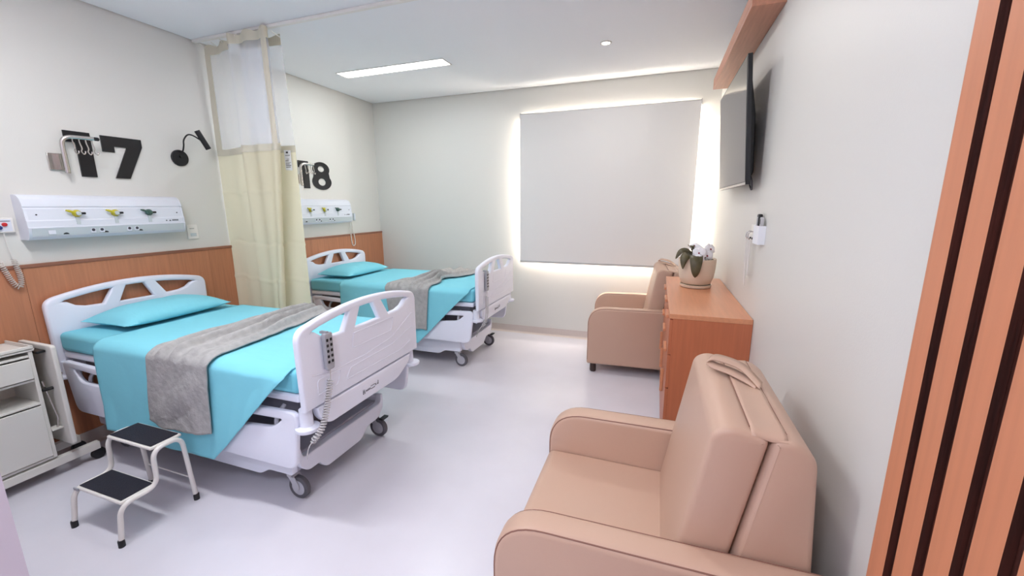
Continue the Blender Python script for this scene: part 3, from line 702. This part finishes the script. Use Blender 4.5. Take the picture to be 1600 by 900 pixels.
# ------------------------------------------------------------------ armchairs
def make_armchair(label):
    r = thing('recliner_armchair', label, 'armchair', group='beige recliner armchairs')     # origin: front centre on the floor, chair faces -x
    DEP, HWD, AT = .93, .41, .10
    ap = roundp([(0, .088), (0, .645), (DEP, .655), (DEP, .088)], [.02, .17, .03, .02], 10)
    for s in (-1, 1):
        y0, y1 = (s*HWD, s*(HWD-AT)) if s < 0 else (HWD-AT, HWD)
        a = MB().poly([ap], min(y0, y1), max(y0, y1), 'xz', .022).build('arm', LEATH, r)
        so = s*(HWD-.0025)
        for yy in (s*(HWD-.0063), s*(HWD-AT+.0063)):
            pts = [Vector((p[0], yy, p[1])) for p in roundp([(.0063, .13), (.0063, .6387), (DEP-.012, .6485)], [0, .165, 0], 10)]
            MB().tube(pts, .0024, 6).build('piping', LSEAM, a)
    MB().poly([roundp([(.005, .13), (.005, .435), (.03, .452), (.60, .448), (.60, .13)], [.02, .03, .03, .01, .01], 6)], -(HWD-AT)+.001, HWD-AT-.001, 'xz', .01).build('seat', LEATH, r)
    bh = HWD-AT-.004
    fp = roundp([(.50, .40), (.605, 1.0), (.65, 1.022), (.745, 1.0), (.64, .40)], [.01, .045, .03, .02, .01], 8)
    MB().poly([fp], -bh, bh, 'xz', .018).build('backrest', LEATH, r)
    rp = roundp([(.648, .40), (.752, 1.0), (.80, 1.005), (.855, .965), (.895, .40)], [.01, .012, .03, .06, .01], 8)
    MB().poly([rp], -bh, bh, 'xz', .018).build('rear_back', LEATH, r)
    bx(.02, DEP-.03, -bh, bh, .13, .38).build('base', LEATH, r, bevel=.01)
    # strap lying in the gap along the top, with a pull loop
    sb = MB(); 
    def sfn(a, t):
        y = -bh+.006+(2*bh-.012)*a; x = .700+.085*t; dd = max(0, min(1, (bh-.006-abs(y))/.035)); z = (1.0135-.010*t/.55 if t < .55 else 1.0035+.004*(t-.55))
        return (x, y, z+.003+.0015*math.sin(a*19)*math.sin(t*3)-.012*(1-dd)**2)
    sb.grid(40, 8, sfn); so = sb.build('strap', LEATH, r, solid=.003, angle=80)
    for x, z in ((.700, 1.0155), (.785, 1.008)):
        MB().tube([(x, -bh+.035, z), (x, bh-.035, z)], .0022, 6).build('stitch_line', LSEAM, so)
    lp = smooth_path([Vector(p) for p in [(.775, .03, 1.012), (.745, .06, 1.020), (.70, .085, 1.032), (.655, .10, 1.040), (.635, .115, 1.050), (.655, .125, 1.062), (.70, .115, 1.058), (.745, .09, 1.045), (.785, .02, 1.016)]], 6)
    lb = MB(); vs = []; fs_ = []
    for i, p in enumerate(lp):
        tw = Vector((.008, .020, .004)); vs += [p-tw, p+tw]
        if i: fs_.append((2*i-2, 2*i-1, 2*i+1, 2*i))
    lb.add(vs, fs_); lb.build('pull_loop', LEATH, r, solid=.004, angle=80)
    for u in (.06, DEP-.07):
        for s in (-1, 1):
            MB().lathe([(.026, .0), (.030, .01), (.030, .06), (.026, .09)], (u, s*(HWD-.055), 0), n=18).build('foot', DKFOOT, r)
    return r
ch1 = make_armchair('beige leatherette recliner armchair in the right foreground'); ch1.location = (-.435, 1.43, 0)
ch2 = copy_tree(ch1); ch2['label'] = 'beige leatherette recliner armchair by the window, behind the wooden chest'
ch2.location = (-.60, 4.20, 0); ch2.rotation_euler = (0, 0, math.radians(3.0))

# ------------------------------------------------------------------ chest
cy0, cy1, ch = 2.45, 3.79, .985
cs = thing('chest_of_drawers', 'tall orange-brown wooden chest of drawers against the right wall', 'cabinet', (.30, (cy0+cy1)/2, 0))
hx0, hx1 = -.185, .218; hy = (cy1-cy0)/2
b = MB(); b.box(hx0, hx1, -hy, -hy+.02, .0, ch-.028); b.box(hx0, hx1, hy-.02, hy, .0, ch-.028); b.box(hx1-.01, hx1, -hy+.02, hy-.02, .05, ch-.028); b.box(hx0+.02, hx1, -hy+.02, hy-.02, .05, .07)
b.build('carcass', CHESTW, cs, smooth=False)
bx(hx0-.022, hx1, -hy-.002, hy+.002, ch-.028, ch).build('top', CHESTT, cs, bevel=.002)
bx(hx0+.03, hx0+.045, -hy+.02, hy-.02, .0, .05).build('plinth', CHESTW, cs)
n = 3; wcol = 2*hy/n
for i in range(n):
    a, c = -hy+i*wcol+.003, -hy+(i+1)*wcol-.003
    for z0, z1 in ((.74, .95), (.53, .734)):
        dr = bx(hx0-.018, hx0, a, c, z0, z1).build('drawer', CHESTW, cs, bevel=.0015)
        bx(hx0-.036, hx0-.0185, (a+c)/2-.08, (a+c)/2+.08, z1-.028, z1-.010).build('handle', CHESTT, dr, bevel=.002)
    dd = bx(hx0-.018, hx0, a, c, .055, .524).build('door', CHESTW, cs, bevel=.0015)
    bx(hx0-.038, hx0-.0185, c-.05, c-.03, .33, .49).build('handle', CHESTT, dd, bevel=.002)

# orchid in a pot
po = thing('orchid_pot', 'cream ceramic flower pot on a saucer on top of the chest', 'pot', (.295, 3.36, ch))
MB().lathe([(.086, .022), (.104, .036), (.121, .08), (.129, .15), (.132, .215), (.128, .219), (.122, .212), (.116, .14), (.10, .07), (.08, .05)], (0, 0, 0), n=48).build('pot', POT, po)
MB().lathe([(.088, .0005), (.106, .004), (.112, .022), (.108, .024), (.100, .010), (.085, .008)], (0, 0, 0), n=40).build('saucer', POT, po)
MB().lathe([(.119, .19), (.06, .197), (.01, .199)], (0, 0, 0), n=24).build('soil', SOIL, po)
oc = thing('white_orchid', 'white orchid with dark leaves growing in the cream pot', 'plant', (.295, 3.36, ch+.195))
def leaf(pts, w, tip=True):
    P = smooth_path([Vector(p) for p in pts], 6); b = MB(); vs = []; fs_ = []; n = len(P)
    for i, p in enumerate(P):
        t = (P[min(i+1, n-1)]-P[max(i-1, 0)]).normalized(); sd = t.cross(Vector((0, -.6, .8))).normalized(); k = i/(n-1)
        ww = w*math.sin(PI*min(1, .12+.88*k)**.9)*(1 if k < .98 else .3)+.002; nn = sd.cross(t)
        vs += [p-sd*ww+nn*ww*.18, p, p+sd*ww+nn*ww*.18]
        if i: a = 3*(i-1); c = 3*i; fs_ += [(a, a+1, c+1, c), (a+1, a+2, c+2, c+1)]
    b.add(vs, fs_); b.build('leaf', LEAF, oc, solid=.003, angle=80)
leaf([(-.02, -.04, 0), (-.02, -.10, .05), (-.02, -.15, .02), (-.02, -.165, -.06), (-.02, -.155, -.10)], .042)
leaf([(-.03, -.03, 0), (-.07, -.08, .05), (-.10, -.12, .025), (-.105, -.13, -.045)], .034)
leaf([(-.03, -.0, 0), (-.07, -.03, .07), (-.12, -.05, .075), (-.155, -.06, .02)], .026)
leaf([(0, .0, 0), (-.03, -.03, .07), (-.05, -.05, .11), (-.035, -.07, .12)], .024)
leaf([(.02, -.02, 0), (.06, -.05, .02), (.11, -.06, .018)], .018)
def flower(c, nrm, sz):
    nrm = Vector(nrm).normalized(); u = nrm.cross(Vector((0, 0, 1))).normalized(); w = u.cross(nrm)
    c = Vector(c); b = MB()
    for k, (ang, ln, wd) in enumerate(((90, 1, .42), (210, 1, .42), (330, 1, .42), (20, .95, .62), (160, .95, .62))):
        a = math.radians(ang); d = u*math.cos(a)+w*math.sin(a); e = nrm.cross(d)
        def pf(i, j):
            q = i; ww = wd*sz*math.sin(PI*(.08+.9*q))**.7*(2*j-1)
            return c+d*(sz*ln*q)+e*ww+nrm*(.25*sz*q*(1-q)-.12*sz*q*q+.001*k-.1*sz*(2*j-1)**2*q)
        b.grid(7, 5, pf)
    f = b.build('flower', PETAL, oc, solid=.0015, angle=80)
    lp = MB(); lp.tube([c+nrm*.002, c+nrm*.008-w*.003, c+nrm*.014-w*.010], [.004, .006, .002], 8); lp.build('lip', LIP, f)
for c, nn, s in (((.0, -.10, .075), (-.3, -1, .2), .052), ((-.005, -.115, .025), (-.4, -1, .0), .046), ((.055, -.08, .055), (.2, -1, .2), .046), ((.075, -.05, .10), (.5, -.8, .3), .044), ((-.03, -.03, .115), (-.2, -.6, .8), .042), ((.03, -.06, .035), (0, -1, .3), .044)):
    flower(c, nn, s)
MB().tube(smooth_path([(0, 0, 0), (.01, -.03, .06), (.02, -.06, .09), (.05, -.05, .10), (.07, -.03, .11)], 5), .0028, 6).build('stem', STEMM, oc)
MB().tube(smooth_path([(.01, -.02, 0), (.03, -.07, .02), (.045, -.10, .045)], 5), .004, 6).build('stem', STEMM, oc)
MB().tube(smooth_path([(-.02, 0, 0), (-.05, -.02, .09), (-.075, -.03, .125)], 5), .0022, 6).build('stem', STEMM, oc)

# ------------------------------------------------------------------ television, shelf above it, wall holder
tvw, tvh = 1.05, .67
tv = thing('television', 'flat black wall-mounted television tilted forward over the chest', 'television', (.426, 3.14, 2.04)); tv.rotation_euler = (0, math.radians(-4.4), 0)
bx(-.012, .012, -tvw/2, tvw/2, -tvh/2, tvh/2).build('frame', BLACK, tv, bevel=.003)
bx(-.0135, -.0122, -tvw/2+.01, tvw/2-.01, -tvh/2+.018, tvh/2-.01).build('screen', SCREEN, tv, smooth=False)
bx(-.0142, -.0122, -tvw/2+.002, tvw/2-.002, -tvh/2+.001, -tvh/2+.015).build('bottom_trim', STEEL, tv, bevel=.001)
MB().poly([roundp([(.012, -.31), (.045, -.27), (.05, .05), (.03, .24), (.012, .28)], .015)], -.42, .42, 'xz', .006).build('rear_housing', BLACK, tv)
bx(.045, .085, -.12, .12, -.10, .12).build('wall_mount', STEELD, tv)
for yy in (-.43, .43): bx(.013, .018, yy-.01, yy+.01, .16, .22).build('clip', BLACK, tv)
MB().tube(smooth_path([(.03, -.30, -.26), (.05, -.34, -.30), (.058, -.30, -.36), (.07, -.18, -.33)], 6), .005, 8).build('cable', RUBBER, tv)
sh = thing('wall_shelf', 'brown wooden shelf high on the right wall above the television', 'shelf', (XR, 3.30, 2.555))
bx(-.150, -.0005, -.78, .80, .0, .03).build('board', SHELFW, sh, bevel=.002)
bx(-.150, -.132, -.78, .80, .03, .085).build('front_lip', SHELFW, sh, bevel=.002)
hd_ = thing('wall_remote_holder', 'white wall holder with a black remote control on the right wall', 'holder', (XR, 2.47, 1.395))
b = MB(); b.box(-.034, -.031, -.06, .06, 0, .095); b.box(-.031, -.0005, -.06, -.057, 0, .095); b.box(-.031, -.0005, .057, .06, 0, .095); b.box(-.031, -.0005, -.057, .057, 0, .003)
b.build('pocket', TAGM, hd_)
rm = thing('air_conditioner_remote', 'black slim remote control standing in the white wall holder', 'remote', (XR-.017, 2.495, 1.399))
bx(-.010, .010, -.020, .022, .0, .15).build('case', BLACK, rm, bevel=.006)
bx(-.0115, -.0102, -.012, .012, .09, .135).build('display', REMG, rm)
r2 = thing('television_remote', 'pale slim remote control beside the black one in the wall holder', 'remote', (XR-.017, 2.44, 1.399))
bx(-.008, .008, -.012, .012, .0, .135).build('case', CORDG, r2, bevel=.004)
bx(-.0095, -.0082, -.007, .007, .10, .125).build('button', RUBBER, r2)
ck = thing('hanging_cord_hook', 'white wall hook with two long looped cords beside the remote holder', 'hook', (XR, 2.64, 1.40))
bx(-.016, -.0005, -.035, .045, -.01, .09).build('plate', WMET, ck, bevel=.004)
for yy in (-.02, .03):
    MB().tube(smooth_path([(-.016, yy, .05), (-.035, yy, .045), (-.04, yy, .02), (-.03, yy, .005)], 5), .003, 8).build('hook', STEEL, ck)
    MB().lathe([(.006, 0), (.006, .006)], (-.022, yy, .012), axis='x', n=10).build('knob', BLACK, ck)
for yy, dz in ((.035, -.26), (-.03, -.19)):
    MB().tube(smooth_path([(-.032, yy+.022, .01), (-.030, yy+.018, dz*.5), (-.026, yy+.004, dz*.97), (-.026, yy-.004, dz*.97), (-.030, yy-.014, dz*.5), (-.032, yy-.016, .01)], 8), .0042, 6).build('cord', CORD, ck)
